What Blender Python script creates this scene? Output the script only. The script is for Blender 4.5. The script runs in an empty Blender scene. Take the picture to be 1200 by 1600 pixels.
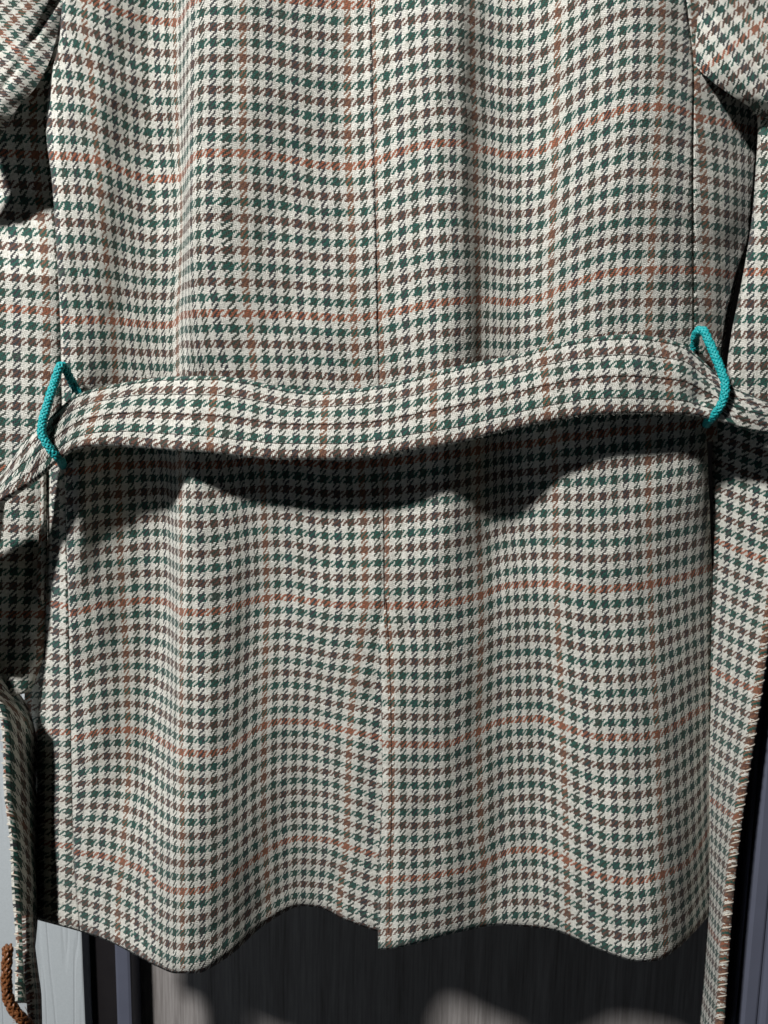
import bpy, math, random
import numpy as np
from mathutils import Vector, Matrix

random.seed(7)
rng = np.random.default_rng(11)
scene = bpy.context.scene
C = scene.collection

# ------------------------------------------------------------------ camera
PITCH, ROLL, DIST, FPX = math.radians(8.0), math.radians(1.0), 0.5, 1200.0
cam_d = bpy.data.cameras.new('camera'); cam = bpy.data.objects.new('camera', cam_d); C.objects.link(cam)
cam_d.sensor_fit = 'HORIZONTAL'; cam_d.sensor_width = 36.0; cam_d.lens = 36.0
cam_d.clip_start = 0.01; cam_d.clip_end = 50
CAM = Vector((0, -DIST * math.cos(PITCH), DIST * math.sin(PITCH)))
RM = Matrix.Rotation(math.radians(90) - PITCH, 3, 'X') @ Matrix.Rotation(ROLL, 3, 'Z')
cam.matrix_world = Matrix.Translation(CAM) @ RM.to_4x4()
scene.camera = cam

# ------------------------------------------------------------------ light
world = bpy.data.worlds.new('World'); scene.world = world; world.use_nodes = True
bg = world.node_tree.nodes['Background']
bg.inputs[0].default_value = (0.85, 0.92, 1.0, 1); bg.inputs[1].default_value = 0.007

def lamp(name, loc, power, radius, col):
    l = bpy.data.lights.new(name, 'POINT'); l.energy = power; l.shadow_soft_size = radius; l.color = col
    o = bpy.data.objects.new(name, l); C.objects.link(o); o.location = loc
    return o
def fill_light(name, loc, aim, power, size, col):
    l = bpy.data.lights.new(name, 'AREA'); l.energy = power; l.size = size; l.color = col
    o = bpy.data.objects.new(name, l); C.objects.link(o); o.location = loc
    o.rotation_euler = (Vector(aim) - Vector(loc)).to_track_quat('-Z', 'Y').to_euler()
    return o
fill_light('low_left_fill', (-1.2, -1.1, -0.9), (0.0, 0.15, -0.45), 2.0, 0.9, (0.78, 0.88, 1.0))  # added soft bluish fill from low left, lifts the shadow on the door
lamp('ceiling_bulb', (-0.84, -1.08, 1.10), 208, 0.07, (1.0, 0.985, 0.975))

scene.render.filter_size = 1.6; scene.cycles.filter_width = 1.6
vs = scene.view_settings
vs.view_transform = 'Standard'; vs.look = 'None'; vs.exposure = 0.0; vs.gamma = 1.0; vs.use_curve_mapping = False

# ------------------------------------------------------------------ helpers
RN = np.array(RM); CN = np.array(CAM)
def P(px, py, d):
    """point of the place that lies d millimetres in front of the plane the coat hangs in"""
    px, py, d = np.broadcast_arrays(np.asarray(px, float), np.asarray(py, float), np.asarray(d, float) / 1000.0)
    r = np.stack([(px - 600) / FPX, -(py - 800) / FPX, -np.ones_like(px)], -1) @ RN.T
    t = (-d - CN[1]) / r[..., 1]
    return CN + r * t[..., None]

def pchip(x, y, q):
    x = np.asarray(x, float); y = np.asarray(y, float); q = np.asarray(q, float)
    h = np.diff(x); s = np.diff(y) / h; m = np.zeros_like(y)
    if len(x) > 2:
        a, b = s[:-1], s[1:]; w1 = 2 * h[1:] + h[:-1]; w2 = h[1:] + 2 * h[:-1]
        ok = a * b > 0
        m[1:-1][ok] = ((w1 + w2)[ok]) / (w1[ok] / a[ok] + w2[ok] / b[ok])
    m[0] = s[0]; m[-1] = s[-1]
    i = np.clip(np.searchsorted(x, q) - 1, 0, len(x) - 2)
    t = (q - x[i]) / h[i]
    out = ((2*t**3 - 3*t**2 + 1) * y[i] + (t**3 - 2*t**2 + t) * h[i] * m[i] + (-2*t**3 + 3*t**2) * y[i+1] + (t**3 - t**2) * h[i] * m[i+1])
    lo, hi = q < x[0], q > x[-1]
    out = np.where(lo, y[0] + (q - x[0]) * m[0], out)
    return np.where(hi, y[-1] + (q - x[-1]) * m[-1], out)

def curve(pts):                       # [(a, b), ...] -> b(a)
    a, b = zip(*pts)
    return lambda q: pchip(a, b, q)
def curve_c(pts):                     # same, clamped at both ends
    a, b = zip(*pts)
    return lambda q: pchip(a, b, np.clip(q, a[0], a[-1]))

TX = np.arange(-120, 1330, 3.0); TY = np.arange(-400, 1680, 3.0)
def sample(T, x, y):
    fx = np.clip((x - TX[0]) / 3.0, 0, len(TX) - 1.001); fy = np.clip((y - TY[0]) / 3.0, 0, len(TY) - 1.001)
    i = fx.astype(int); j = fy.astype(int); u = fx - i; v = fy - j
    return (T[j, i]*(1-u)*(1-v) + T[j, i+1]*u*(1-v) + T[j+1, i]*(1-u)*v + T[j+1, i+1]*u*v)

def table_rows(lines):                # lines of constant value: [(value, [(x, y)...])], value varies with y
    ys = np.array([pchip(*zip(*p), np.clip(TX, p[0][0], p[-1][0])) for _, p in lines])
    vals = np.array([v for v, _ in lines]); T = np.zeros((len(TY), len(TX)))
    for c in range(len(TX)): T[:, c] = pchip(ys[:, c], vals, TY)
    return T
def table_cols(lines):                # [(value, [(y, x)...])], value varies with x
    xs = np.array([pchip(*zip(*p), np.clip(TY, p[0][0], p[-1][0])) for _, p in lines])
    vals = np.array([v for v, _ in lines]); T = np.zeros((len(TY), len(TX)))
    for r in range(len(TY)): T[r] = pchip(xs[:, r], vals, TX)
    return T
def table_depth(rows):                # [(y, [(x, d)...])]
    A = np.array([pchip(*zip(*p), np.clip(TX, p[0][0], p[-1][0])) for _, p in rows])
    yy = np.array([y for y, _ in rows]); T = np.zeros((len(TY), len(TX)))
    for c in range(len(TX)): T[:, c] = pchip(yy, A[:, c], np.clip(TY, yy[0], yy[-1]))
    return T
def smooth_noise(cell, seed):
    g = np.random.default_rng(seed); ny, nx = len(TY), len(TX); c = cell / 3.0
    G = g.normal(size=(int(ny / c) + 4, int(nx / c) + 4))
    yy = np.arange(ny) / c; xx = np.arange(nx) / c; j = yy.astype(int); i = xx.astype(int)
    v = (yy - j)[:, None]; u = (xx - i)[None, :]; u = u*u*(3-2*u); v = v*v*(3-2*v)
    f = lambda a, b: G[np.ix_(j + a, i + b)]
    return f(0,0)*(1-u)*(1-v) + f(0,1)*u*(1-v) + f(1,0)*(1-u)*v + f(1,1)*u*v

def mesh_obj(name, verts, faces, mat, parent=None, uvs=None, smooth=True, solid=None):
    me = bpy.data.meshes.new(name)
    me.from_pydata([tuple(v) for v in verts], [], faces)
    if uvs is not None:
        ul = me.uv_layers.new(name='weave'); idx = np.zeros(len(me.loops), np.int32); me.loops.foreach_get('vertex_index', idx)
        ul.data.foreach_set('uv', np.asarray(uvs, np.float32)[idx].ravel())
    if smooth: me.polygons.foreach_set('use_smooth', [True] * len(me.polygons))
    me.materials.append(mat); me.update()
    o = bpy.data.objects.new(name, me); C.objects.link(o)
    if parent is not None: o.parent = parent
    if solid:
        m = o.modifiers.new('cloth_thickness', 'SOLIDIFY'); m.thickness = solid; m.offset = -1.0
    return o
def grid_obj(name, V, UV, mat, parent, solid=0.0018):
    n, m = V.shape[:2]
    idx = np.arange(n * m).reshape(n, m)
    f = np.stack([idx[:-1, :-1], idx[1:, :-1], idx[1:, 1:], idx[:-1, 1:]], -1).reshape(-1, 4)
    return mesh_obj(name, V.reshape(-1, 3), f.tolist(), mat, parent, UV.reshape(-1, 2), True, solid)
def empty(name, loc, label, cat):
    o = bpy.data.objects.new(name, None); C.objects.link(o); o.location = loc
    o['label'] = label; o['category'] = cat; o.empty_display_size = 0.02
    bpy.context.view_layer.update()
    return o
def adopt(parent):                    # keep children where they were modelled
    bpy.context.view_layer.update()
    inv = Matrix.Translation(parent.location).inverted()
    for c in parent.children: c.matrix_parent_inverse = inv

# ------------------------------------------------------------------ materials
class NT:
    def __init__(s, name):
        s.m = bpy.data.materials.new(name); s.m.use_nodes = True; s.t = s.m.node_tree
        s.b = s.t.nodes['Principled BSDF']
    def n(s, kind, **kw):
        nd = s.t.nodes.new(kind)
        for k, v in kw.items(): setattr(nd, k, v)
        return nd
    def link(s, a, b): s.t.links.new(a, b)
    def put(s, sock, v):
        if hasattr(v, 'is_output') or isinstance(v, bpy.types.NodeSocket): s.link(v, sock)
        else: sock.default_value = v
    def math(s, op, a, b=0.0, c=None):
        nd = s.n('ShaderNodeMath', operation=op); s.put(nd.inputs[0], a)
        if op not in ('FLOOR', 'FRACT', 'SINE', 'ABSOLUTE'): s.put(nd.inputs[1], b)
        if c is not None: s.put(nd.inputs[2], c)
        return nd.outputs[0]
    def mix(s, f, a, b):
        nd = s.n('ShaderNodeMix', data_type='RGBA'); s.put(nd.inputs[0], f)
        s.put(nd.inputs[6], a if not isinstance(a, tuple) else (*a, 1)); s.put(nd.inputs[7], b if not isinstance(b, tuple) else (*b, 1))
        return nd.outputs[2]
    def noise(s, vec, scale, detail=2.0, rough=0.5):
        nd = s.n('ShaderNodeTexNoise'); nd.inputs['Scale'].default_value = scale; nd.inputs['Detail'].default_value = detail
        nd.inputs['Roughness'].default_value = rough
        if vec is not None: s.link(vec, nd.inputs['Vector'])
        return nd.outputs['Fac']

WHITE = (0.60, 0.61, 0.54); GREEN = (0.018, 0.082, 0.062); NAVY = (0.034, 0.036, 0.040); MOSS = (0.034, 0.046, 0.036)
BROWN = (0.110, 0.056, 0.040); ORANGE = (0.29, 0.10, 0.054); RUST = (0.19, 0.092, 0.054)

def tweed():
    k = NT('houndstooth_tweed')
    uvn = k.n('ShaderNodeUVMap', uv_map='weave'); sp = k.n('ShaderNodeSeparateXYZ'); k.link(uvn.outputs[0], sp.inputs[0])
    tc = k.n('ShaderNodeTexCoord').outputs['Object']
    # slight unevenness of the yarns
    wob = k.math('MULTIPLY', k.math('SUBTRACT', k.noise(uvn.outputs[0], 2.3, 3.0), 0.5), 0.22)
    wob2 = k.math('MULTIPLY', k.math('SUBTRACT', k.noise(tc, 420.0, 2.0), 0.5), 0.10)
    U = k.math('ADD', k.math('ADD', sp.outputs[0], wob), wob2); V = k.math('ADD', k.math('SUBTRACT', sp.outputs[1], wob), wob2)
    us, vs_ = k.math('ADD', U, 0.27), k.math('ADD', V, 0.27)
    a, b = k.math('FLOOR', us), k.math('FLOOR', vs_)
    ud, vd = k.math('LESS_THAN', k.math('FRACT', us), 0.53), k.math('LESS_THAN', k.math('FRACT', vs_), 0.53)
    i, j = k.math('FLOOR', k.math('MULTIPLY', us, 10.0)), k.math('FLOOR', k.math('MULTIPLY', vs_, 10.0))
    def isodd(q): return k.math('GREATER_THAN', k.math('FLOORED_MODULO', q, 2.0), 0.5)
    def every(q, n): return k.math('LESS_THAN', k.math('FLOORED_MODULO', q, float(n)), 0.5)
    yarn = k.math('ADD', 0.90, k.math('MULTIPLY', k.noise(tc, 900.0, 2.0), 0.22))
    def slub(along_v):                  # thick and thin places along each yarn
        mp = k.n('ShaderNodeMapping'); mp.inputs['Scale'].default_value = (10.0, 1.4, 1.0) if along_v else (1.4, 10.0, 1.0)
        k.link(uvn.outputs[0], mp.inputs[0]); return k.noise(mp.outputs[0], 1.0, 3.0, 0.6)
    def light(seed):
        f = k.math('ADD', k.math('MULTIPLY', k.noise(tc, 260.0 + seed, 3.0), 0.5), k.math('MULTIPLY', slub(seed == 0.0), 0.55))
        rp = k.n('ShaderNodeMapRange'); rp.inputs[1].default_value = 0.3; rp.inputs[2].default_value = 0.75; k.link(f, rp.inputs[0])
        return k.mix(rp.outputs[0], (0.38, 0.38, 0.325), (0.80, 0.785, 0.715))
    warp_d = k.mix(every(a, 8), k.mix(isodd(a), NAVY, MOSS), RUST)
    weft_d = k.mix(every(b, 10), k.mix(isodd(b), BROWN, GREEN), ORANGE)
    # odd fibres of brighter dye in the dark yarns
    fib = k.noise(tc, 160.0, 2.0)
    warp_d = k.mix(k.math('MULTIPLY', k.math('GREATER_THAN', fib, 0.60), 0.40), warp_d, (0.02, 0.085, 0.08))
    weft_d = k.mix(k.math('MULTIPLY', k.math('LESS_THAN', fib, 0.40), 0.35), weft_d, (0.10, 0.065, 0.05))
    warp = k.mix(ud, light(0.0), warp_d); weft = k.mix(vd, light(31.0), weft_d)
    top = k.math('LESS_THAN', k.math('FLOORED_MODULO', k.math('SUBTRACT', i, j), 4.0), 2.0)
    col = k.mix(top, weft, warp)
    k.link(col, k.b.inputs['Base Color'])
    k.b.inputs['Roughness'].default_value = 0.88
    k.b.inputs['Specular IOR Level'].default_value = 0.18
    k.b.inputs['Sheen Weight'].default_value = 0.12; k.b.inputs['Sheen Roughness'].default_value = 0.5
    # relief: round yarns lying along warp or weft, plus fuzz
    prof = lambda q: k.math('ABSOLUTE', k.math('SINE', k.math('MULTIPLY', q, math.pi * 10.0)))
    h = k.n('ShaderNodeMix', data_type='FLOAT'); k.link(top, h.inputs[0]); k.link(prof(vs_), h.inputs[2]); k.link(prof(us), h.inputs[3])
    hh = k.math('ADD', k.math('MULTIPLY', h.outputs[0], 0.7), k.math('MULTIPLY', k.noise(tc, 1500.0, 3.0, 0.7), 0.9))
    bp = k.n('ShaderNodeBump'); bp.inputs['Strength'].default_value = 0.8; bp.inputs['Distance'].default_value = 0.0006
    k.link(hh, bp.inputs['Height']); k.link(bp.outputs[0], k.b.inputs['Normal'])
    return k.m
TWEED = tweed()

def plain(name, col, rough=0.6, spec=0.3, noise=0.0, scale=300.0, bump=0.0):
    k = NT(name); tc = k.n('ShaderNodeTexCoord').outputs['Object']
    nf = k.noise(tc, scale, 3.0)
    if noise: k.link(k.mix(nf, tuple(c * (1 - noise) for c in col), tuple(min(1, c * (1 + noise)) for c in col)), k.b.inputs['Base Color'])
    else: k.b.inputs['Base Color'].default_value = (*col, 1)
    k.b.inputs['Roughness'].default_value = rough; k.b.inputs['Specular IOR Level'].default_value = spec
    if bump:
        bp = k.n('ShaderNodeBump'); bp.inputs['Strength'].default_value = 0.6; bp.inputs['Distance'].default_value = bump
        k.link(nf, bp.inputs['Height']); k.link(bp.outputs[0], k.b.inputs['Normal'])
    return k.m
TEAL = plain('teal_cord', (0.008, 0.32, 0.33), 0.5, 0.45, 0.35, 900.0, 0.0002)
THREAD = plain('dark_thread', (0.025, 0.018, 0.014), 0.7, 0.2)
COPPER = plain('brown_cord', (0.17, 0.062, 0.02), 0.38, 0.5, 0.45, 500.0, 0.0004)
DARKFRAME = plain('dark_frame', (0.012, 0.010, 0.011), 0.6, 0.3, 0.3, 60.0)
BLUEFRAME = plain('slate_frame', (0.10, 0.108, 0.145), 0.42, 0.4, 0.10, 40.0)
CREAM = plain('cream_yarn', (0.50, 0.46, 0.39), 0.85, 0.15, 0.35, 900.0, 0.0003)
FIBRE = plain('wool_fibre', (0.5, 0.48, 0.42), 0.9, 0.1)

def wood():
    k = NT('grey_wood_grain'); tc = k.n('ShaderNodeTexCoord').outputs['Object']
    mp = k.n('ShaderNodeMapping'); mp.inputs['Scale'].default_value = (1.0, 1.0, 0.035); k.link(tc, mp.inputs[0])
    g1 = k.noise(mp.outputs[0], 420.0, 6.0, 0.65); g2 = k.noise(mp.outputs[0], 70.0, 4.0, 0.6)
    f = k.math('ADD', k.math('MULTIPLY', g1, 0.6), k.math('MULTIPLY', g2, 0.5))
    rp = k.n('ShaderNodeValToRGB'); e = rp.color_ramp.elements
    e[0].position = 0.34; e[0].color = (0.12, 0.106, 0.097, 1); e[1].position = 0.72; e[1].color = (0.40, 0.375, 0.36, 1)
    k.link(f, rp.inputs[0]); k.link(rp.outputs[0], k.b.inputs['Base Color'])
    k.b.inputs['Roughness'].default_value = 0.55
    bp = k.n('ShaderNodeBump'); bp.inputs['Strength'].default_value = 0.5; bp.inputs['Distance'].default_value = 0.0004
    k.link(f, bp.inputs['Height']); k.link(bp.outputs[0], k.b.inputs['Normal'])
    return k.m
WOOD = wood()

def wallpaper():
    k = NT('white_embossed_wallpaper'); tc = k.n('ShaderNodeTexCoord').outputs['Object']
    mp = k.n('ShaderNodeMapping'); mp.inputs['Scale'].default_value = (1.0, 1.0, 0.07); k.link(tc, mp.inputs[0])
    n1 = k.noise(mp.outputs[0], 42.0, 2.0, 0.4)
    ridge = k.math('ABSOLUTE', k.math('SUBTRACT', k.math('FRACT', k.math('MULTIPLY', n1, 7.0)), 0.5))
    cre = k.math('MINIMUM', k.math('MULTIPLY', ridge, 5.0), 1.0)
    n2 = k.noise(tc, 700.0, 3.0)
    k.link(k.mix(n2, (0.40, 0.44, 0.455), (0.50, 0.54, 0.555)), k.b.inputs['Base Color'])
    k.b.inputs['Roughness'].default_value = 0.75
    bp = k.n('ShaderNodeBump'); bp.inputs['Strength'].default_value = 0.7; bp.inputs['Distance'].default_value = 0.0007
    k.link(k.math('ADD', cre, k.math('MULTIPLY', n2, 0.12)), bp.inputs['Height']); k.link(bp.outputs[0], k.b.inputs['Normal'])
    return k.m
PAPER = wallpaper()

# ------------------------------------------------------------------ the wall and the door behind the coat
def box(name, x0, x1, y0, y1, z0, z1, mat, parent=None, bev=0.0008):
    v = [(x, y, z) for x in (x0, x1) for y in (y0, y1) for z in (z0, z1)]
    f = [(0,1,3,2),(4,6,7,5),(0,4,5,1),(2,3,7,6),(0,2,6,4),(1,5,7,3)]
    o = mesh_obj(name, v, f, mat, parent, smooth=False)
    if bev:
        m = o.modifiers.new('edge', 'BEVEL'); m.width = bev; m.segments = 2
    return o
def wx(px, py, d): return float(P(px, py, d)[0])
Z0, Z1 = -1.3, 1.0
xa = wx(131, 1540, -168); xb = wx(179, 1540, -172); xc = wx(205, 1540, -172)
xr0 = wx(1137, 1540, -160); xr1 = wx(1147, 1540, -16); xr2 = wx(1163, 1540, -10)
wall = box('wall', xa - 0.9, xa, 0.168, 0.26, Z0, Z1, PAPER, None, 0.0015); wall['kind'] = 'structure'
door = empty('door', (0, 0.10, Z0), 'grey wood grain door panel with slate blue frame behind the coat', 'door')
box('panel', xc - 0.01, xr1 + 0.30, 0.200, 0.22, Z0, Z1, WOOD, door)
box('jamb', xa + 0.0005, xb, 0.184, 0.25, Z0, Z1, DARKFRAME, door)
box('moulding', xb + 0.0005, xc, 0.172, 0.215, Z0, Z1, BLUEFRAME, door, 0.003)
box('jamb', xr1 - 0.004, xr1 - 0.0004, 0.020, 0.036, Z0, Z1, DARKFRAME, door)
box('moulding', xr1 + 0.0004, xr2, 0.016, 0.036, Z0, Z1, BLUEFRAME, door, 0.002)
box('stile', xr2 + 0.0006, xr2 + 0.012, 0.010, 0.036, Z0, Z1, BLUEFRAME, door, 0.002)
box('stile', xr2 + 0.0126, xr2 + 0.10, 0.006, 0.036, Z0, Z1, BLUEFRAME, door, 0.003)
adopt(door)

# ------------------------------------------------------------------ drape of the coat: depth in mm
DEPTH = table_depth([
 (-60, [(40,-28),(70,-16),(100,-6),(150,-8),(200,-16),(240,-22),(274,-22),(300,4),(330,6),(383,3),(450,-5),(543,-13),(590,-8),(640,0),(690,6),(720,3),(745,-6),(770,-11),(800,-11),(830,-7),(870,2),(930,14),(987,20),(1030,18),(1060,12),(1090,6),(1130,-4),(1190,-22)]),
 (250, [(40,-26),(70,-14),(100,-5),(150,-8),(200,-20),(240,-27),(278,-25),(299,5),(330,8),(383,4),(450,-5),(543,-14),(590,-8),(640,2),(690,8),(720,5),(745,-6),(770,-12),(800,-12),(830,-8),(870,3),(930,16),(987,22),(1030,20),(1060,14),(1090,7),(1130,-3),(1190,-24)]),
 (500, [(40,-22),(70,-12),(100,-2),(150,-8),(200,-20),(260,-25),(277,-23),(290,3),(330,3),(400,-1),(500,-6),(590,-7),(650,0),(700,6),(735,0),(755,-10),(800,-13),(850,-4),(880,3),(940,12),(1000,14),(1060,8),(1100,-2),(1140,-18),(1190,-40)]),
 (750, [(50,-30),(75,-12),(92,-1),(120,5),(160,-14),(200,-24),(245,-28),(270,-25),(295,4),(330,1),(400,-6),(500,-8),(600,-8),(650,-4),(700,3),(735,-5),(760,-18),(800,-22),(850,-11),(900,0),(1000,5),(1060,3),(1095,-5),(1115,-22)]),
 (950, [(55,-34),(70,-18),(110,-2),(150,-8),(200,-20),(245,-26),(262,-24),(285,6),(310,8),(350,3),(400,-10),(430,-12),(480,-8),(540,0),(600,4),(660,4),(700,0),(740,-8),(780,-18),(830,-17),(870,-10),(930,0),(980,2),(1020,-2),(1060,-12),(1090,-22),(1115,-34)]),
 (1150,[(45,-50),(60,-30),(100,-8),(140,-6),(190,-12),(230,-14),(255,-6),(285,14),(320,17),(350,12),(390,0),(420,-8),(450,-12),(480,-13),(520,-8),(560,0),(597,4),(620,8),(680,8),(720,1),(760,-12),(800,-18),(840,-17),(880,-8),(930,4),(980,8),(1025,3),(1060,-10),(1090,-25),(1115,-38)]),
 (1330,[(40,-55),(60,-34),(100,-10),(150,0),(190,4),(225,10),(255,22),(285,28),(320,25),(350,18),(390,4),(420,-6),(460,-15),(490,-17),(530,-12),(575,-4),(597,0),(630,8),(690,8),(740,-3),(790,-14),(830,-14),(870,-6),(920,8),(980,19),(1020,18),(1050,8),(1085,-14),(1115,-36)]),
 (1490,[(40,-54),(60,-34),(110,-8),(150,5),(200,20),(250,32),(290,37),(320,33),(360,20),(420,-7),(475,-20),(500,-21),(540,-14),(590,-6),(640,8),(720,-2),(780,-10),(860,-5),(940,15),(1010,27),(1045,18),(1085,-8),(1115,-32)]),
])
# soften the control polygon a little, then add small slack in the cloth
for _ in range(4):
    DEPTH[:, 1:-1] = (DEPTH[:, :-2] + 2 * DEPTH[:, 1:-1] + DEPTH[:, 2:]) / 4
    DEPTH[1:-1] = (DEPTH[:-2] + 2 * DEPTH[1:-1] + DEPTH[2:]) / 4
DEPTH = DEPTH + 0.9 * smooth_noise(90, 3) + 0.30 * smooth_noise(34, 4)

# ------------------------------------------------------------------ lines of the check as they run over the drape
L_ROWS = table_rows([
 (20, [(60,-20),(110,-10),(160,8),(225,30),(277,35),(297,5),(330,-8),(385,-8),(470,2),(545,8),(600,0)]),
 (10, [(80,243),(123,245),(150,250),(183,263),(213,275),(240,280),(280,278),(302,245),(320,239),(350,239),(383,240),(443,247),(500,258),(543,260),(570,257),(590,251)]),
 (0,  [(97,500),(150,500),(187,502),(227,507),(267,508),(287,492),(333,489),(383,490),(467,493),(550,497),(600,490)]),
 (-20,[(110,958),(133,953),(160,945),(190,942),(227,938),(257,940),(277,953),(283,956),(313,957),(350,953),(393,939),(420,934),(443,933),(490,940),(533,945),(600,945)]),
 (-30,[(112,1155),(133,1150),(160,1143),(200,1140),(233,1147),(260,1163),(283,1175),(320,1178),(353,1172),(383,1152),(403,1138),(443,1127),(477,1128),(513,1135),(550,1143),(600,1154)]),
 (-40,[(117,1332),(157,1337),(193,1347),(227,1362),(247,1381),(283,1393),(320,1390),(353,1375),(398,1342),(433,1320),(467,1310),(507,1312),(543,1323),(600,1340)]),
 (-46,[(117,1445),(157,1458),(200,1476),(240,1505),(283,1523),(320,1517),(353,1495),(400,1455),(433,1430),(467,1417),(507,1420),(543,1438),(600,1458)]),
])
L_COLS = table_cols([
 (-32,[(0,0),(250,5),(500,20),(900,32),(1200,38),(1480,36)]),
 (-24,[(40,132),(93,140),(145,145),(200,148),(250,153),(303,158),(353,162),(400,166),(453,171),(500,176),(700,184),(860,188),(940,192),(1020,197),(1140,200),(1220,201),(1260,198),(1303,194),(1347,192),(1387,186),(1450,184)]),
 (-20,[(40,205),(350,220),(500,228),(700,250),(900,259),(1050,255),(1200,245),(1450,240)]),
 (-16,[(33,273),(133,275),(230,279),(330,284),(440,281),(500,277),(800,282),(910,283),(1133,283),(1310,285),(1480,285)]),
 (-12,[(40,301),(350,298),(450,301),(530,308),(700,340),(900,358),(1200,352),(1480,352)]),
 (-8, [(30,380),(233,380),(333,382),(440,384),(490,388),(533,393),(803,413),(937,417),(1017,415),(1137,413),(1253,412),(1330,415),(1413,420)]),
 (0,  [(7,543),(160,543),(257,545),(353,550),(450,552),(497,553),(590,558),(813,568),(900,571),(943,571),(983,565),(1023,560),(1067,553),(1143,547),(1217,544),(1323,541),(1363,535),(1417,530)]),
 (4,  [(0,622),(500,634),(940,652),(1100,632),(1217,623),(1417,610)]),
])
R_ROWS = table_rows([
 (20, [(575,-4),(700,-25),(800,-5),(870,-30),(1000,-80),(1100,-66)]),
 (10, [(580,252),(597,248),(617,240),(650,230),(690,223),(720,224),(740,230),(767,236),(797,242),(833,238),(867,223),(897,203),(927,188),(957,177),(987,168),(1030,167),(1060,172),(1090,183)]),
 (0,  [(580,494),(597,492),(617,487),(650,480),(683,473),(720,470),(753,468),(793,472),(843,465),(877,450),(910,438),(943,428),(980,423),(1017,422),(1060,422),(1100,423)]),
 (-20,[(590,947),(633,946),(667,945),(700,942),(733,935),(753,930),(770,922),(793,915),(843,912),(870,913),(900,918),(933,921),(977,918),(1017,913),(1060,903),(1087,895),(1107,887)]),
 (-30,[(590,1162),(633,1163),(667,1164),(697,1163),(723,1153),(750,1142),(773,1131),(797,1125),(843,1123),(873,1132),(907,1145),(940,1152),(983,1152),(1027,1147),(1053,1135),(1080,1117),(1107,1102)]),
 (-40,[(590,1376),(627,1373),(653,1372),(693,1365),(720,1360),(757,1349),(777,1338),(800,1329),(833,1327),(863,1333),(887,1345),(913,1358),(947,1372),(987,1377),(1013,1373),(1040,1364),(1067,1352),(1085,1335),(1110,1290)]),
 (-46,[(590,1498),(627,1494),(653,1488),(693,1480),(757,1462),(800,1450),(833,1450),(863,1458),(887,1470),(913,1484),(947,1500),(987,1508),(1013,1505),(1040,1494),(1067,1475),(1110,1418)]),
])
R_COLS = table_cols([
 (-4, [(0,503),(250,506),(500,512),(900,520),(1200,532),(1450,532)]),
 (0,  [(47,582),(150,584),(250,585),(397,588),(490,592),(590,597),(813,603),(943,603),(987,607),(1030,610),(1160,612),(1247,612),(1327,610),(1447,608)]),
 (8,  [(20,738),(127,739),(177,742),(323,744),(423,747),(517,748),(793,747),(880,750),(973,752),(1057,750),(1140,748),(1220,750),(1307,752),(1350,756),(1423,755)]),
 (13, [(20,812),(250,811),(500,808),(800,814),(900,820),(1200,830),(1420,838)]),
 (16, [(23,872),(127,870),(220,868),(317,865),(410,861),(500,860),(773,868),(913,869),(1003,873),(1090,877),(1173,880),(1260,883),(1343,885),(1430,887)]),
 (24, [(13,1035),(113,1033),(167,1030),(217,1027),(317,1022),(420,1017),(500,1014),(723,1013),(863,1015),(960,1018),(1053,1022),(1147,1027),(1233,1030),(1323,1033),(1413,1038),(1453,1040)]),
 (28, [(13,1112),(500,1092),(723,1080),(900,1070),(1100,1078),(1300,1084),(1453,1092)]),
 (31, [(13,1172),(500,1150),(723,1125),(900,1108),(1100,1110),(1300,1112),(1453,1120)]),
])

seam_x = curve([(-60,579),(0,580),(100,582),(250,585),(397,589),(493,591),(597,593),(780,600),(893,601),(943,602),(1050,605),(1500,606)])
flap_x = curve([(-60,579),(0,580),(100,582),(250,585),(397,589),(493,591),(597,593),(780,600),(893,601),(943,600),(980,594),(1017,591),(1083,595),(1217,597),(1300,594),(1400,590),(1490,591)])
left_x = curve([(-60,102),(0,98),(60,93),(110,82),(150,75),(200,72),(284,81),(400,89),(503,94),(640,97),(720,100),(850,104),(950,107),(1150,111),(1250,113),(1350,116),(1440,124)])
right_x = curve([(-60,1066),(0,1072),(120,1084),(250,1083),(500,1084),(560,1088),(640,1100),(720,1106),(800,1109),(900,1112),(1100,1110),(1300,1112),(1440,1112)])
hemL = curve([(40,1432),(50,1435),(125,1456),(165,1470),(200,1488),(240,1510),(270,1521),(300,1521),(350,1498),(420,1441),(475,1416),(500,1419),(540,1438),(592,1456),(610,1460)])
hemR = curve([(588,1484),(600,1484),(640,1477),(720,1456),(780,1446),(860,1453),(940,1486),(1000,1503),(1025,1502),(1050,1489),(1080,1462),(1113,1424)])

jacket = empty('jacket', tuple(P(600, 1480, -20)), 'houndstooth tweed jacket with rust overcheck hanging on the door, seen from behind', 'jacket')
belt = empty('belt', tuple(P(600, 715, 20)), 'wide houndstooth fabric belt with rows of stitching, slung through teal loops', 'belt')

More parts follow.
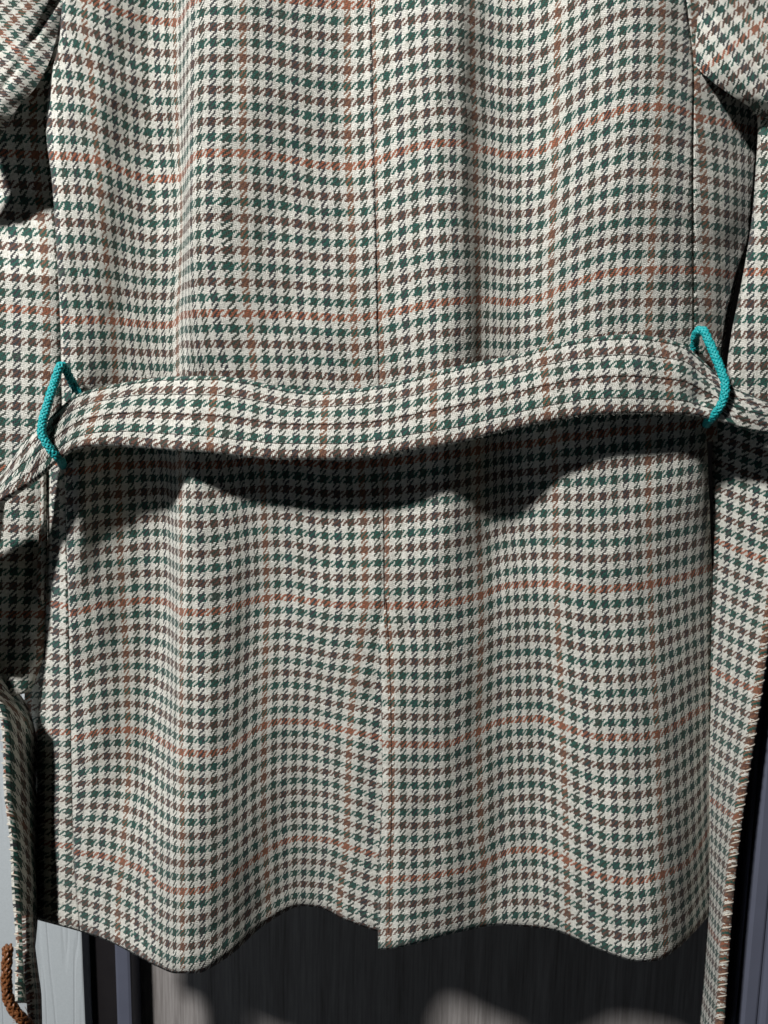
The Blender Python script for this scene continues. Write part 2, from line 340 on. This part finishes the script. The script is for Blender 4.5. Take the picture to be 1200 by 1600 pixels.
def panel(name, xl, xr, hem, Urow, Ucol, nx, ny, y0=-360, seam_l=0.9, seam_r=0.9, extra=None, roll_hem=True, label=None, groove=None):
    s = np.linspace(0, 1, nx)[None, :]; t = np.linspace(0, 1, ny)[:, None]
    xh = xl(np.array(1440.0)) * (1 - s) + xr(np.array(1440.0)) * s
    y = y0 + t * (hem(xh) - y0)
    x = xl(y) * (1 - s) + xr(y) * s
    d = sample(DEPTH, x, y)
    dl, dr = x - xl(y), xr(y) - x
    d = d - seam_l * np.exp(-(dl / 2.2) ** 2) - seam_r * np.exp(-(dr / 2.2) ** 2)
    d = d + 0.25 * np.exp(-((dl - 9) / 5.0) ** 2) + 0.25 * np.exp(-((dr - 9) / 5.0) ** 2)
    if roll_hem:                                            # turned-up hem: fuller above, rolled under at the fold
        e = hem(xh) - y
        d = d - 2.6 * np.exp(-(e / 3.5) ** 2) + 0.9 * np.exp(-((e - 14) / 16.0) ** 2) - 0.35 * np.exp(-((e - 58) / 3.0) ** 2)
    pk = 0.28 * np.sin(y / 7.0 + 3 * np.sin(y / 61.0)) + 0.22 * np.sin(y / 12.3 + 1.0)
    d = d + pk * (np.exp(-(dl / 12.0) ** 2) + np.exp(-(dr / 12.0) ** 2))
    if groove is not None: d = d - 0.9 * np.exp(-((x - groove(y)) / 2.4) ** 2) * (y > 930)
    if extra is not None: d = d + extra(x, y)
    UV = np.stack([sample(Ucol, x, y), sample(Urow, x, y)], -1)
    o = grid_obj(name, P(x, y, d), UV, TWEED, jacket, 0.0028)
    if label: o['label'] = label
    return o
panel('back_panel', left_x, seam_x, hemL, L_ROWS, L_COLS, 150, 500,
      extra=lambda x, y: -2.0 * np.clip((y - 940) / 80, 0, 1) * np.clip((x - 560) / 40, 0, 1))
stitch_x = curve([(930,602.5),(987,606),(1050,609),(1117,611),(1247,612),(1327,610),(1447,608),(1490,607)])
panel('back_panel', flap_x, right_x, hemR, R_ROWS, R_COLS, 150, 500, groove=stitch_x,
      extra=lambda x, y: 2.5 * np.clip((y - 940) / 200, 0, 1) * np.clip((700 - x) / 100, 0, 1))

# front of the jacket, hanging behind the back
sx = np.linspace(150, 1085, 90)[None, :]; st = np.linspace(0, 1, 140)[:, None]
st = -360 + st * (np.minimum(np.where(sx < 592, hemL(sx), hemR(sx)) - 11, 1442) + 360)
grid_obj('front_panel', P(sx + 0 * st, st + 0 * sx, -60 + 5 * np.sin(sx / 70.0) + 0 * st), np.stack([(sx + 0 * st) / 20, -(st + 0 * sx) / 22], -1), TWEED, jacket)
# left side panel below the belt
side_l = curve([(640,70),(720,70),(830,72),(900,66),(1000,50),(1050,41),(1100,38),(1150,39),(1250,40),(1350,41),(1440,41)])
SL_ROWS = table_rows([(0,[(0,480),(120,490)]),(-20,[(40,940),(70,942),(100,947),(125,952)]),(-30,[(40,1143),(125,1144)]),(-40,[(40,1312),(70,1317),(107,1322),(130,1328)]),(-46,[(40,1424),(125,1444)])])
SL_COLS = table_cols([(1,[(600,60),(1000,66),(1440,62)]),(2.2,[(600,90),(1000,92),(1440,90)]),(4,[(600,125),(1000,128),(1440,128)])])
panel('side_panel', side_l, curve([(640,97),(720,100),(850,104),(950,107),(1150,111),(1250,113),(1350,116),(1440,124)]), hemL, SL_ROWS, SL_COLS, 36, 240, y0=650)
# right side panel above the belt
SR_ROWS = table_rows([(20,[(1050,-66),(1200,-50)]),(10,[(1060,176),(1093,184),(1133,193),(1190,208)]),(0,[(1060,422),(1100,423),(1143,430),(1190,440)]),(-10,[(1060,668),(1190,680)])])
SR_COLS = table_cols([(-1,[(0,1060),(500,1086)]),(0,[(0,1086),(150,1090),(183,1093),(233,1098),(333,1102),(427,1105),(477,1107),(650,1110)]),(3,[(0,1140),(150,1146),(333,1150),(650,1150)]),(6,[(0,1180),(333,1182),(650,1180)])])
panel('side_panel', curve([(-60,1066),(0,1072),(120,1084),(250,1083),(500,1084),(560,1088),(640,1100),(700,1104)]),
      curve([(-60,1150),(100,1160),(150,1178),(210,1186),(300,1180),(370,1174),(420,1158),(480,1142),(540,1132),(700,1124)]),
      lambda x: x * 0 + 690.0, SR_ROWS, SR_COLS, 40, 200, seam_r=10, roll_hem=False, seam_l=1.0, extra=lambda x, y: -0.6 + 0 * x)

# sleeves -----------------------------------------------------------
def rot_uv(x, y, cx, cy, ang, su, sv, u0, v0, sh=0.0):
    c, s = np.cos(ang), np.sin(ang); dx, dy = x - cx, y - cy
    return np.stack([u0 + (dx * c + dy * s) / su, v0 - (-dx * s + dy * c) / sv + sh * dx], -1)
def shell(name, parent, bound, inner, y0, y1, depth, uv, nx=50, ny=150, solid=0.0022, label=None, bottom=None):
    s = np.linspace(0, 1, nx)[None, :] ** 1.6; t = np.linspace(0, 1, ny)[:, None]
    y = y0 + t * (y1 - y0) + 0 * s
    x = bound(y) * (1 - s) + inner(y) * s
    if bottom is not None: y = y + t ** 6 * bottom(x)
    d = depth(x, y, np.abs(x - bound(y)))
    V = P(x, y, d); UV = uv(x, y)
    if (bound(y0) > inner(y0)): V = V[:, ::-1]; UV = UV[:, ::-1]
    o = grid_obj(name, V, UV, TWEED, parent, solid)
    if label: o['label'] = label
    return o
def rnd(e, w): return np.sqrt(np.clip(1 - (1 - np.clip(e / w, 0, 1)) ** 2, 0, 1))

# left sleeve, upper fold
b1 = curve([(-60,104),(0,98),(40,92),(80,83),(110,71),(130,60),(150,45),(165,30),(180,20),(200,10),(230,-6),(260,-22)])
def dz1(x, y, e):
    crease = np.exp(-((x - (90 - 0.62 * y)) / 6.0) ** 2)
    return -15 + 19 * np.clip((y - 60) / 120, 0, 1) + 10 * np.sin(np.clip(e / 60, 0, 1) * math.pi / 2) - 2.2 * crease
shell('sleeve', jacket, b1, lambda y: y * 0 - 110.0, -360, 258, dz1,
      lambda x, y: rot_uv(x, y, 45, 10, math.radians(48), 19, 15, 0, 4), 60, 110, label='upper fold of the left sleeve')
# left sleeve, lower tube down to the cuff
b2 = curve([(-20,98),(100,90),(170,84),(200,84),(284,91),(402,99),(503,103),(600,104),(680,96),(740,82),(850,80),(950,78),(1020,72),(1060,60),(1090,48)])
def dz2(x, y, e):
    base = -14 - 30 * np.clip((430 - y) / 130, 0, 1) - 10 * np.clip((y - 640) / 200, 0, 1)
    return base + 12 * rnd(e, 50) - 3 * np.exp(-(e / 3) ** 2) - 0.00035 * np.clip(30 - x, 0, 200) ** 2
LS_ROWS = table_rows([(10,[(-80,235),(90,243)]),(0,[(-80,476),(0,481),(84,487),(100,488)]),(-10,[(-80,730),(100,735)]),(-30,[(-80,1180),(100,1180)])])
LS_COLS = table_cols([(-4,[(200,-50),(500,-20),(1100,-30)]),(0,[(200,52),(285,59),(334,64),(385,69),(436,71),(486,73),(700,72),(1100,60)]),(2,[(200,96),(500,116),(1100,104)])])
shell('sleeve', jacket, b2, lambda y: y * 0 - 95.0, -20, 1088, dz2,
      lambda x, y: np.stack([sample(LS_COLS, x, y), sample(LS_ROWS, x, y)], -1), 50, 300, solid=0.004, label='left sleeve hanging in shadow, ending in a cuff',
      bottom=lambda x: -0.25 * (x - 20))
# right sleeve
b3 = curve([(-60,1046),(0,1058),(40,1068),(80,1078),(106,1090),(125,1110),(145,1137),(160,1160),(172,1177),(185,1183),(200,1184),(260,1181),(330,1176),(400,1166),(470,1153),(520,1143),(600,1133),(760,1124)])
b3l = curve([(90,1178),(172,1182),(200,1184),(260,1181),(330,1176),(400,1166),(470,1153),(520,1143),(600,1133),(760,1124)])
def dz3(x, y, e):
    base = -2 + 14 * np.clip((y - 20) / 140, 0, 1)
    crease = np.exp(-(((x - 1090) * 0.75 - (y - 0) * 0.66) / 7.0) ** 2)
    return base + 14 * np.sin(np.clip(e / 80, 0, 1) * math.pi / 2) - 1.5 * crease - 5 * np.clip((y - 150 - np.clip(x - 1180, 0, 200) * 0.3) / 26, 0, 1) ** 2
def dz4(x, y, e):
    return 2 - 6 * np.clip((y - 540) / 110, 0, 1) + 14 * rnd(e, 90) - 3 * np.exp(-(e / 4) ** 2) - 10 * np.clip((230 - y) / 80, 0, 1)
shell('sleeve', jacket, b3l, lambda y: y * 0 + 1300.0, 90, 656, dz4, lambda x, y: rot_uv(x, y, 1215, 180, 0.0, 21, 24.5, 0, 10), 60, 260, label='right sleeve hanging beside the back')
shell('sleeve', jacket, b3, lambda y: y * 0 + 1300.0, -360, 178, dz3, lambda x, y: rot_uv(x, y, 1157, 15, math.radians(-38), 25, 19, 0, 2), 70, 140, label='upper fold of the right sleeve at the armhole',
      bottom=lambda x: np.clip(x - 1178, 0, 200) * 0.35)

# lit fold edge beside the left sleeve below the belt
yy = np.linspace(725, 946, 60)[:, None]; ss = np.linspace(0, 1, 9)[None, :]
wl = curve([(725,64),(800,62),(850,60),(910,57),(935,60),(946,67)]); wr = curve([(725,73),(800,74),(850,74),(910,70),(935,69),(946,69)])
xx = wl(yy) * (1 - ss) + wr(yy) * ss
grid_obj('facing_edge', P(xx, yy + 0 * xx, -8 + 3.0 * np.sin(ss * math.pi) - 4 * ss - 3 * (yy - 725) / 220 + 0 * xx),
         np.stack([(xx - 60) / 16, -(yy + 0 * xx) / 21], -1), TWEED, jacket, 0.002)

# ------------------------------------------------------------------ threads and cords
def tube(pts, r, sides=5, caps=True):
    pts = np.asarray(pts, float); n = len(pts); T = np.gradient(pts, axis=0); T /= np.linalg.norm(T, axis=1)[:, None] + 1e-12
    up = np.array([0.3, 1.0, 0.2]); V = []; F = []
    r = np.broadcast_to(np.asarray(r, float), (n,))
    for k in range(n):
        a = np.cross(T[k], up); a /= np.linalg.norm(a); b = np.cross(T[k], a)
        for q in range(sides):
            an = 2 * math.pi * q / sides; V.append(pts[k] + r[k] * (math.cos(an) * a + math.sin(an) * b))
    for k in range(n - 1):
        for q in range(sides):
            F.append((k*sides+q, k*sides+(q+1) % sides, (k+1)*sides+(q+1) % sides, (k+1)*sides+q))
    if caps: F.append(tuple(range(sides))[::-1]); F.append(tuple((n-1)*sides+q for q in range(sides)))
    return V, F
class Acc:
    def __init__(s): s.V = []; s.F = []
    def add(s, VF):
        o = len(s.V); s.V += [tuple(v) for v in VF[0]]; s.F += [tuple(i + o for i in f) for f in VF[1]]
def resample(pts, n):
    pts = np.asarray(pts, float); L = np.r_[0, np.cumsum(np.linalg.norm(np.diff(pts, axis=0), axis=1))]
    q = np.linspace(0, L[-1], n)
    return np.stack([pchip(L, pts[:, c], q) for c in range(3)], -1), L[-1]
def dashes(acc, line, step=0.0026, fill=0.72, r=0.00028, lift=0.0002):
    L = np.r_[0, np.cumsum(np.linalg.norm(np.diff(line, axis=0), axis=1))]
    q = 0.0
    while q + step < L[-1]:
        s = np.array([q, q + step * fill * 0.5, q + step * fill]) + random.uniform(-.0001, .0001)
        p = np.stack([np.interp(s, L, line[:, c]) for c in range(3)], -1); p[1, 1] -= lift
        acc.add(tube(p, [r * .7, r, r * .7], 4)); q += step

# braided cord: eight strands wound both ways round a core
def braid(path, R, name, parent, mat, turns_per_m=85.0, label=None):
    n = 260; pts, L = resample(path, n); T = np.gradient(pts, axis=0); T /= np.linalg.norm(T, axis=1)[:, None]
    A = np.zeros_like(pts); a = np.cross(T[0], (0.1, 1, 0.3)); a /= np.linalg.norm(a)
    for k in range(n):
        a = a - T[k] * np.dot(a, T[k]); a /= np.linalg.norm(a); A[k] = a
    B = np.cross(T, A); acc = Acc(); s = np.linspace(0, L, n)
    acc.add(tube(pts, R * 0.72, 10))
    for sgn in (-1, 1):
        for q in range(5):
            ph = sgn * 2 * math.pi * turns_per_m * s + 2 * math.pi * q / 5
            rad = R * (0.80 + 0.13 * sgn * np.cos(5 * 2 * math.pi * turns_per_m * s * 1.0 + q * 2.1))
            acc.add(tube(pts + (A * np.cos(ph)[:, None] + B * np.sin(ph)[:, None]) * rad[:, None], R * 0.33, 5))
    o = mesh_obj(name, acc.V, acc.F, mat, parent)
    if label: o['label'] = label
    return o
def path3(rows): return np.array([P(*r) for r in rows])
braid(path3([(119,609,2),(116,603,5),(110,592,9),(103,579,12),(97,571,14),(93,574,17),(87,592,18),(80,613,22),(71,643,25),(66,662,27),(65,676,28),(71,690,28),(79,702,27),(89,714,24),(94,719,18),(97,724,8),(99,728,0)]),
      0.0023, 'belt_loop', jacket, TEAL, label='left teal braided cord loop')
braid(path3([(1085,545,4),(1086,534,8),(1087,524,13),(1092,516,18),(1099,517,22),(1106,530,25),(1116,553,29),(1127,580,33),(1133,600,35),(1133,614,36),(1128,630,35),(1119,645,31),(1111,655,23),(1106,659,12),(1104,663,0)]),
      0.0023, 'belt_loop', jacket, TEAL, label='right teal braided cord loop')
# frayed end of the left loop
acc = Acc()
for k in range(46):
    a0 = P(117 + random.uniform(-5, 5), 603 + random.uniform(-6, 3), 6 + random.uniform(-1, 3)); a1 = P(119 + random.uniform(-8, 9), 612 + random.uniform(-4, 5), 5 + random.uniform(-2, 4))
    acc.add(tube(np.linspace(a0, a1, 3), 0.00045, 4))
o = mesh_obj('frayed_end', acc.V, acc.F, TEAL, jacket); o['label'] = 'frayed end of the left teal cord'

# topstitching down the back vent
yv = np.linspace(935, 1480, 300); xv = stitch_x(yv)
acc = Acc(); dashes(acc, P(xv, yv, sample(DEPTH, xv, yv) + 2.5 * np.clip((yv - 940) / 200, 0, 1) * np.clip((700 - xv) / 100, 0, 1) - 0.55), step=0.0024, fill=0.85, r=0.00042)
mesh_obj('stitching', acc.V, acc.F, THREAD, jacket)
adopt(jacket)

# ------------------------------------------------------------------ belt
def ribbon(name, A, B, thick, ucoord, vfun, parent, bulge=0.0, grooves=(), nface=34, label=None, lump=None):
    """padded strap between edge curves A and B (n x 3); front face towards the camera"""
    n = len(A); W = B - A; T = np.gradient((A + B) / 2, axis=0)
    N = np.cross(T, W); N /= np.linalg.norm(N, axis=1)[:, None]
    mid = (A + B) / 2
    flip = np.sign(np.sum(N * (CN - mid), axis=1))
    N *= np.sign(flip.mean())
    f = np.linspace(0, 1, nface); prof = []
    edge = 0.05
    for q in f:
        e = min(q, 1 - q) / edge; h = math.sqrt(max(0, 1 - (1 - min(e, 1)) ** 2))
        g = sum(math.exp(-((q - gr) / 0.012) ** 2) for gr in grooves)
        prof.append((q, thick * 0.5 * h + bulge * math.sin(math.pi * q) - 0.0004 * g))
    for q in f[::-1][1:-1:3]:
        e = min(q, 1 - q) / edge; h = math.sqrt(max(0, 1 - (1 - min(e, 1)) ** 2))
        prof.append((q, -thick * 0.5 * h + bulge * math.sin(math.pi * q)))
    m = len(prof); V = np.zeros((n, m + 1, 3)); UV = np.zeros((n, m + 1, 2))
    for k in range(m + 1):
        q, h = prof[k % m]
        hh = h
        if lump is not None: hh = h + lump(np.arange(n) / (n - 1), q)
        V[:, k] = A + W * q + N * (np.asarray(hh)[..., None] if np.ndim(hh) else hh)
        qq = q if k < nface else (2 - q)
        UV[:, k, 0] = ucoord(q) if callable(ucoord) else ucoord
        UV[:, k, 1] = vfun(qq)
    o = grid_obj(name, V, UV, TWEED, parent, None)
    if label: o['label'] = label
    return o, N

def edge(pts, n):                       # pts: (px, py, d)
    q = np.linspace(0, 1, n); pts = np.array(pts, float)
    L = np.r_[0, np.cumsum(np.hypot(np.diff(pts[:, 0]), np.diff(pts[:, 1])))]; L /= L[-1]
    return [pchip(L, pts[:, c], q) for c in range(3)]

NB = 360
xq = np.linspace(88, 1112, NB)
top_y = curve([(85,655),(96,632),(108,621),(123,613),(167,603),(217,595),(267,590),(333,588),(380,593),(430,603),(497,612),(547,610),(597,603),(647,590),(697,577),(747,565),(800,555),(867,538),(933,526),(983,522),(1033,529),(1067,540),(1092,556),(1112,575)])
bot_y = curve([(85,714),(95,710),(107,703),(150,697),(200,698),(267,703),(333,708),(380,714),(447,719),(513,718),(580,713),(647,703),(713,693),(780,676),(867,657),(933,648),(1000,647),(1067,648),(1112,653)])
top_d = curve([(85,16),(110,9),(160,2),(230,-4),(275,0),(310,9),(400,8),(500,6),(700,15),(850,17),(1000,22),(1060,19),(1112,20)])
bot_d = curve([(85,22),(110,20),(160,21),(230,22),(300,30),(500,30),(700,33),(800,31),(850,33),(950,34),(1050,28),(1112,22)])
u_top = curve([(85,-11.4),(163,-8),(338,0),(511,8),(678,16),(847,24),(1030,32),(1112,36)])
u_bot = curve([(85,-10.3),(138,-8),(329,0),(505,8),(678,16),(855,24),(1045,32),(1112,35)])
GR = (0.075, 0.285, 0.555, 0.815)
# one continuous strap: hanging tip at the left, up to the left loop, across the back, out past the right loop
nl = 400
la = edge([(27,1567,20),(28,1520,18),(28,1480,16),(25,1400,14),(17,1300,14),(8,1200,16),(3,1110,18),(-38,1070,14),(-60,1020,16),(-98,960,18),(-104,900,18),(-90,840,16),(-40,780,18),(4,745,21),(27,706,20),(50,676,19),(72,662,18),(88,648,16)], nl)
lb = edge([(48,1567,-22),(46,1520,-24),(50,1480,-30),(53,1400,-36),(54,1300,-38),(53,1200,-36),(42,1110,-34),(8,1060,-22),(-8,1020,4),(-5,960,12),(-6,900,18),(-4,850,22),(2,791,30),(30,770,30),(60,748,28),(84,726,24),(90,716,22)], nl)
nr = 70
ra = edge([(1116,579,21),(1125,592,23),(1142,604,25),(1173,619,26),(1203,633,24),(1260,660,14),(1300,700,0)], nr)
rb = edge([(1118,657,24),(1133,662,27),(1167,672,31),(1203,678,32),(1255,700,24),(1290,740,6)], nr)
xm = np.linspace(94, 1112, NB)
A = np.vstack([P(*la), P(xm, top_y(xm), top_d(xm)), P(*ra)]); B = np.vstack([P(*lb), P(xm, bot_y(xm), bot_d(xm)), P(*rb)])
def relax(E):
    w = np.zeros(len(E)); k = np.arange(len(E))
    for c, r in ((nl, 26), (nl + NB, 12)): w = np.maximum(w, np.clip(1.6 - np.abs(k - c) / r, 0, 1))
    for _ in range(60):
        m = E.copy(); m[1:-1] = (E[:-2] + E[2:]) / 2; E = E + (m - E) * w[:, None]
    return E
A, B = relax(A), relax(B)
XS = np.r_[np.full(nl, 40.0), xm, np.full(nr, 1160.0)]
Lm = np.r_[0, np.cumsum(np.linalg.norm(np.diff((A + B) / 2, axis=0), axis=1))]
TT = np.arange(len(A)) / len(A)
wob = [(random.uniform(6, 16), random.uniform(0, 6.28), random.uniform(.00015, .0004)) for _ in range(7)]
def lump(t, q):
    r = sum(a * np.sin(2 * math.pi * f * TT + p + 4 * q) for f, p, a in wob)
    # buckle where the right loop pinches the strap
    return r - 0.0050 * np.exp(-((XS - 1092) / 16) ** 2) * np.exp(-((q - 0.72) / 0.14) ** 2) + 0.0030 * np.exp(-((XS - 1060) / 22) ** 2) * np.exp(-((q - 0.35) / 0.25) ** 2)
_k = np.arange(len(A)); KV = 1 - 0.38 * np.clip((nl - _k) / 25, 0, 1) - 0.28 * np.clip((_k - nl - NB) / 12, 0, 1)
def ucol(q):
    u = u_top(xm) * (1 - q) + u_bot(xm) * q
    return np.r_[u[0] - (Lm[nl] - Lm[:nl]) / 0.0108, u, u[-1] + (Lm[nl + NB:] - Lm[nl + NB - 1]) / 0.0108]
o, N = ribbon('band', A, B, 0.0054, ucol, lambda q: 7 - (q - 0.04) / 0.18 * KV, belt, bulge=0.0020, grooves=GR, nface=60, lump=lump)
BA, BB, BN = A[nl:nl + NB], B[nl:nl + NB], N[nl:nl + NB]
WL = (A[:260][::-1], B[:260][::-1], N[:260][::-1])
for g in GR:
    h = 0.0027 + 0.0020 * math.sin(math.pi * g) - 0.0004 + 0.00026
    if g < 0.08: h -= 0.00010
    line = (A + (B - A) * g + N * (h + lump(TT, g))[:, None])[nl - 110:nl + NB + 50]
    acc = Acc(); dashes(acc, line, step=0.0030, fill=0.92, r=0.00027)
    mesh_obj('stitching', acc.V, acc.F, THREAD, belt)

# long right end hanging almost edge on
n = 260
a = edge([(1116,640,-20),(1113,720,-26),(1114,800,-30),(1113,900,-36),(1110,1000,-40),(1108,1100,-42),(1106,1200,-42),(1110,1300,-40),(1112,1400,-36),(1108,1500,-32),(1096,1640,-28)], n)
b = edge([(1236,640,-8),(1230,720,-6),(1224,800,-3),(1213,900,0),(1200,1000,3),(1186,1100,6),(1169,1200,8),(1153,1300,9),(1141,1400,10),(1133,1500,10),(1124,1640,10)], n)
ulen = np.linspace(0, 1000 / 20.0, n)
o, N = ribbon('hanging_end', P(*a), P(*b), 0.0062, lambda q: 10.5 + q * 5.6 + 0 * ulen, lambda q: 0.0, belt, bulge=0.001, nface=40, label='long strap end hanging at the right, edge turned forward'); WR = (P(*a), P(*b), N)
ul = o.data.uv_layers['weave']; nl = len(o.data.loops); idx = np.zeros(nl, np.int32); o.data.loops.foreach_get('vertex_index', idx)
uv = np.zeros(nl * 2, np.float32); ul.data.foreach_get('uv', uv); uv = uv.reshape(-1, 2)
m1 = len(o.data.vertices) // n; uv[:, 1] = -ulen[idx // m1] + 0.35 * (uv[:, 0] - 10.5); ul.data.foreach_set('uv', uv.ravel())

def whip(A, B, N, side, thick, step=0.0088):
    acc = Acc(); e = B if side else A; W = (A - B) if side else (B - A)
    W = W / np.linalg.norm(W, axis=1)[:, None]; L = np.r_[0, np.cumsum(np.linalg.norm(np.diff(e, axis=0), axis=1))]
    at = lambda F, q: np.array([np.interp(q, L, F[:, c]) for c in range(3)])
    q = 0.004
    while q < L[-1] - 0.008:
        k = random.uniform(-.0006, .0006); pts = []
        for t in np.linspace(0, 1, 7):
            an = (t - 0.5) * math.pi * 0.92; l = q + k + 0.0030 * t
            pts.append(at(e, l) + at(N, l) * math.sin(an) * (thick / 2 - .0001) + at(W, l) * (.0026 - math.cos(an) * .0026))
        acc.add(tube(pts, [.0002, .0004, .00046, .00046, .00046, .0004, .0002], 6)); q += step * random.uniform(.92, 1.08)
    mesh_obj('whip_stitch', acc.V, acc.F, CREAM, belt)
whip(WR[0], WR[1], WR[2], True, 0.0062); whip(WL[0], WL[1], WL[2], False, 0.0054)
# folded tip of the left end
n = 80
a = edge([(40,1430,22),(41,1480,22),(43,1520,24),(47,1560,25),(48,1610,25),(47,1650,25)], n)
b = edge([(46,1430,-14),(50,1480,-14),(55,1520,-14),(60,1560,-14),(61,1610,-14),(60,1650,-14)], n)
ulen = np.linspace(0, 220 / 16.0, n)
o, N = ribbon('hanging_end', P(*a), P(*b), 0.0050, ulen, lambda q: 1.8 - q * 3, belt, nface=30, label='folded tip of the left strap end')
# brown cord tied at the tip
braid(path3([(12,1479,36),(11,1500,37),(10,1525,38),(11,1550,38),(17,1570,38),(27,1584,37),(38,1596,34),(50,1610,30),(58,1630,26)]), 0.0030, 'cord_tail', belt, COPPER, turns_per_m=40, label='brown cord tail at the strap tip')
acc = Acc()
for k in range(14):
    p0 = np.array([38 + random.uniform(-8, 10), 1590 + random.uniform(-6, 6), 36]); ang = random.uniform(-1, 1.2)
    L = random.uniform(8, 28); pts = [P(p0[0] - L * t * math.cos(ang), p0[1] + L * t * math.sin(ang) - 5 * t * t, 36 + 5 * t) for t in (0, .35, .7, 1)]
    acc.add(tube(pts, 0.00016, 4))
mesh_obj('loose_fibre', acc.V, acc.F, COPPER, belt)

# stray wool along the lower edge of the strap
acc = Acc()
for k in range(420):
    t = random.random(); i = int(t * (NB - 1)); p = BB[i] + (BA[i] - BB[i]) * random.uniform(-0.01, 0.05) + BN[i] * random.uniform(-0.001, 0.003)
    dr = np.array([random.gauss(0, 1), random.gauss(0, .5), random.gauss(-0.9, .7)]); dr /= np.linalg.norm(dr); l = random.uniform(.0005, .0014)
    b2_ = np.array([random.gauss(0, .3), 0, random.gauss(0, .3)]) * l
    acc.add(tube([p, p + dr * l * .5 + b2_ * .5, p + dr * l + b2_], 0.00006, 3, False))
o = mesh_obj('wool_fuzz', acc.V, acc.F, FIBRE, belt); o['kind'] = 'stuff'
adopt(belt)
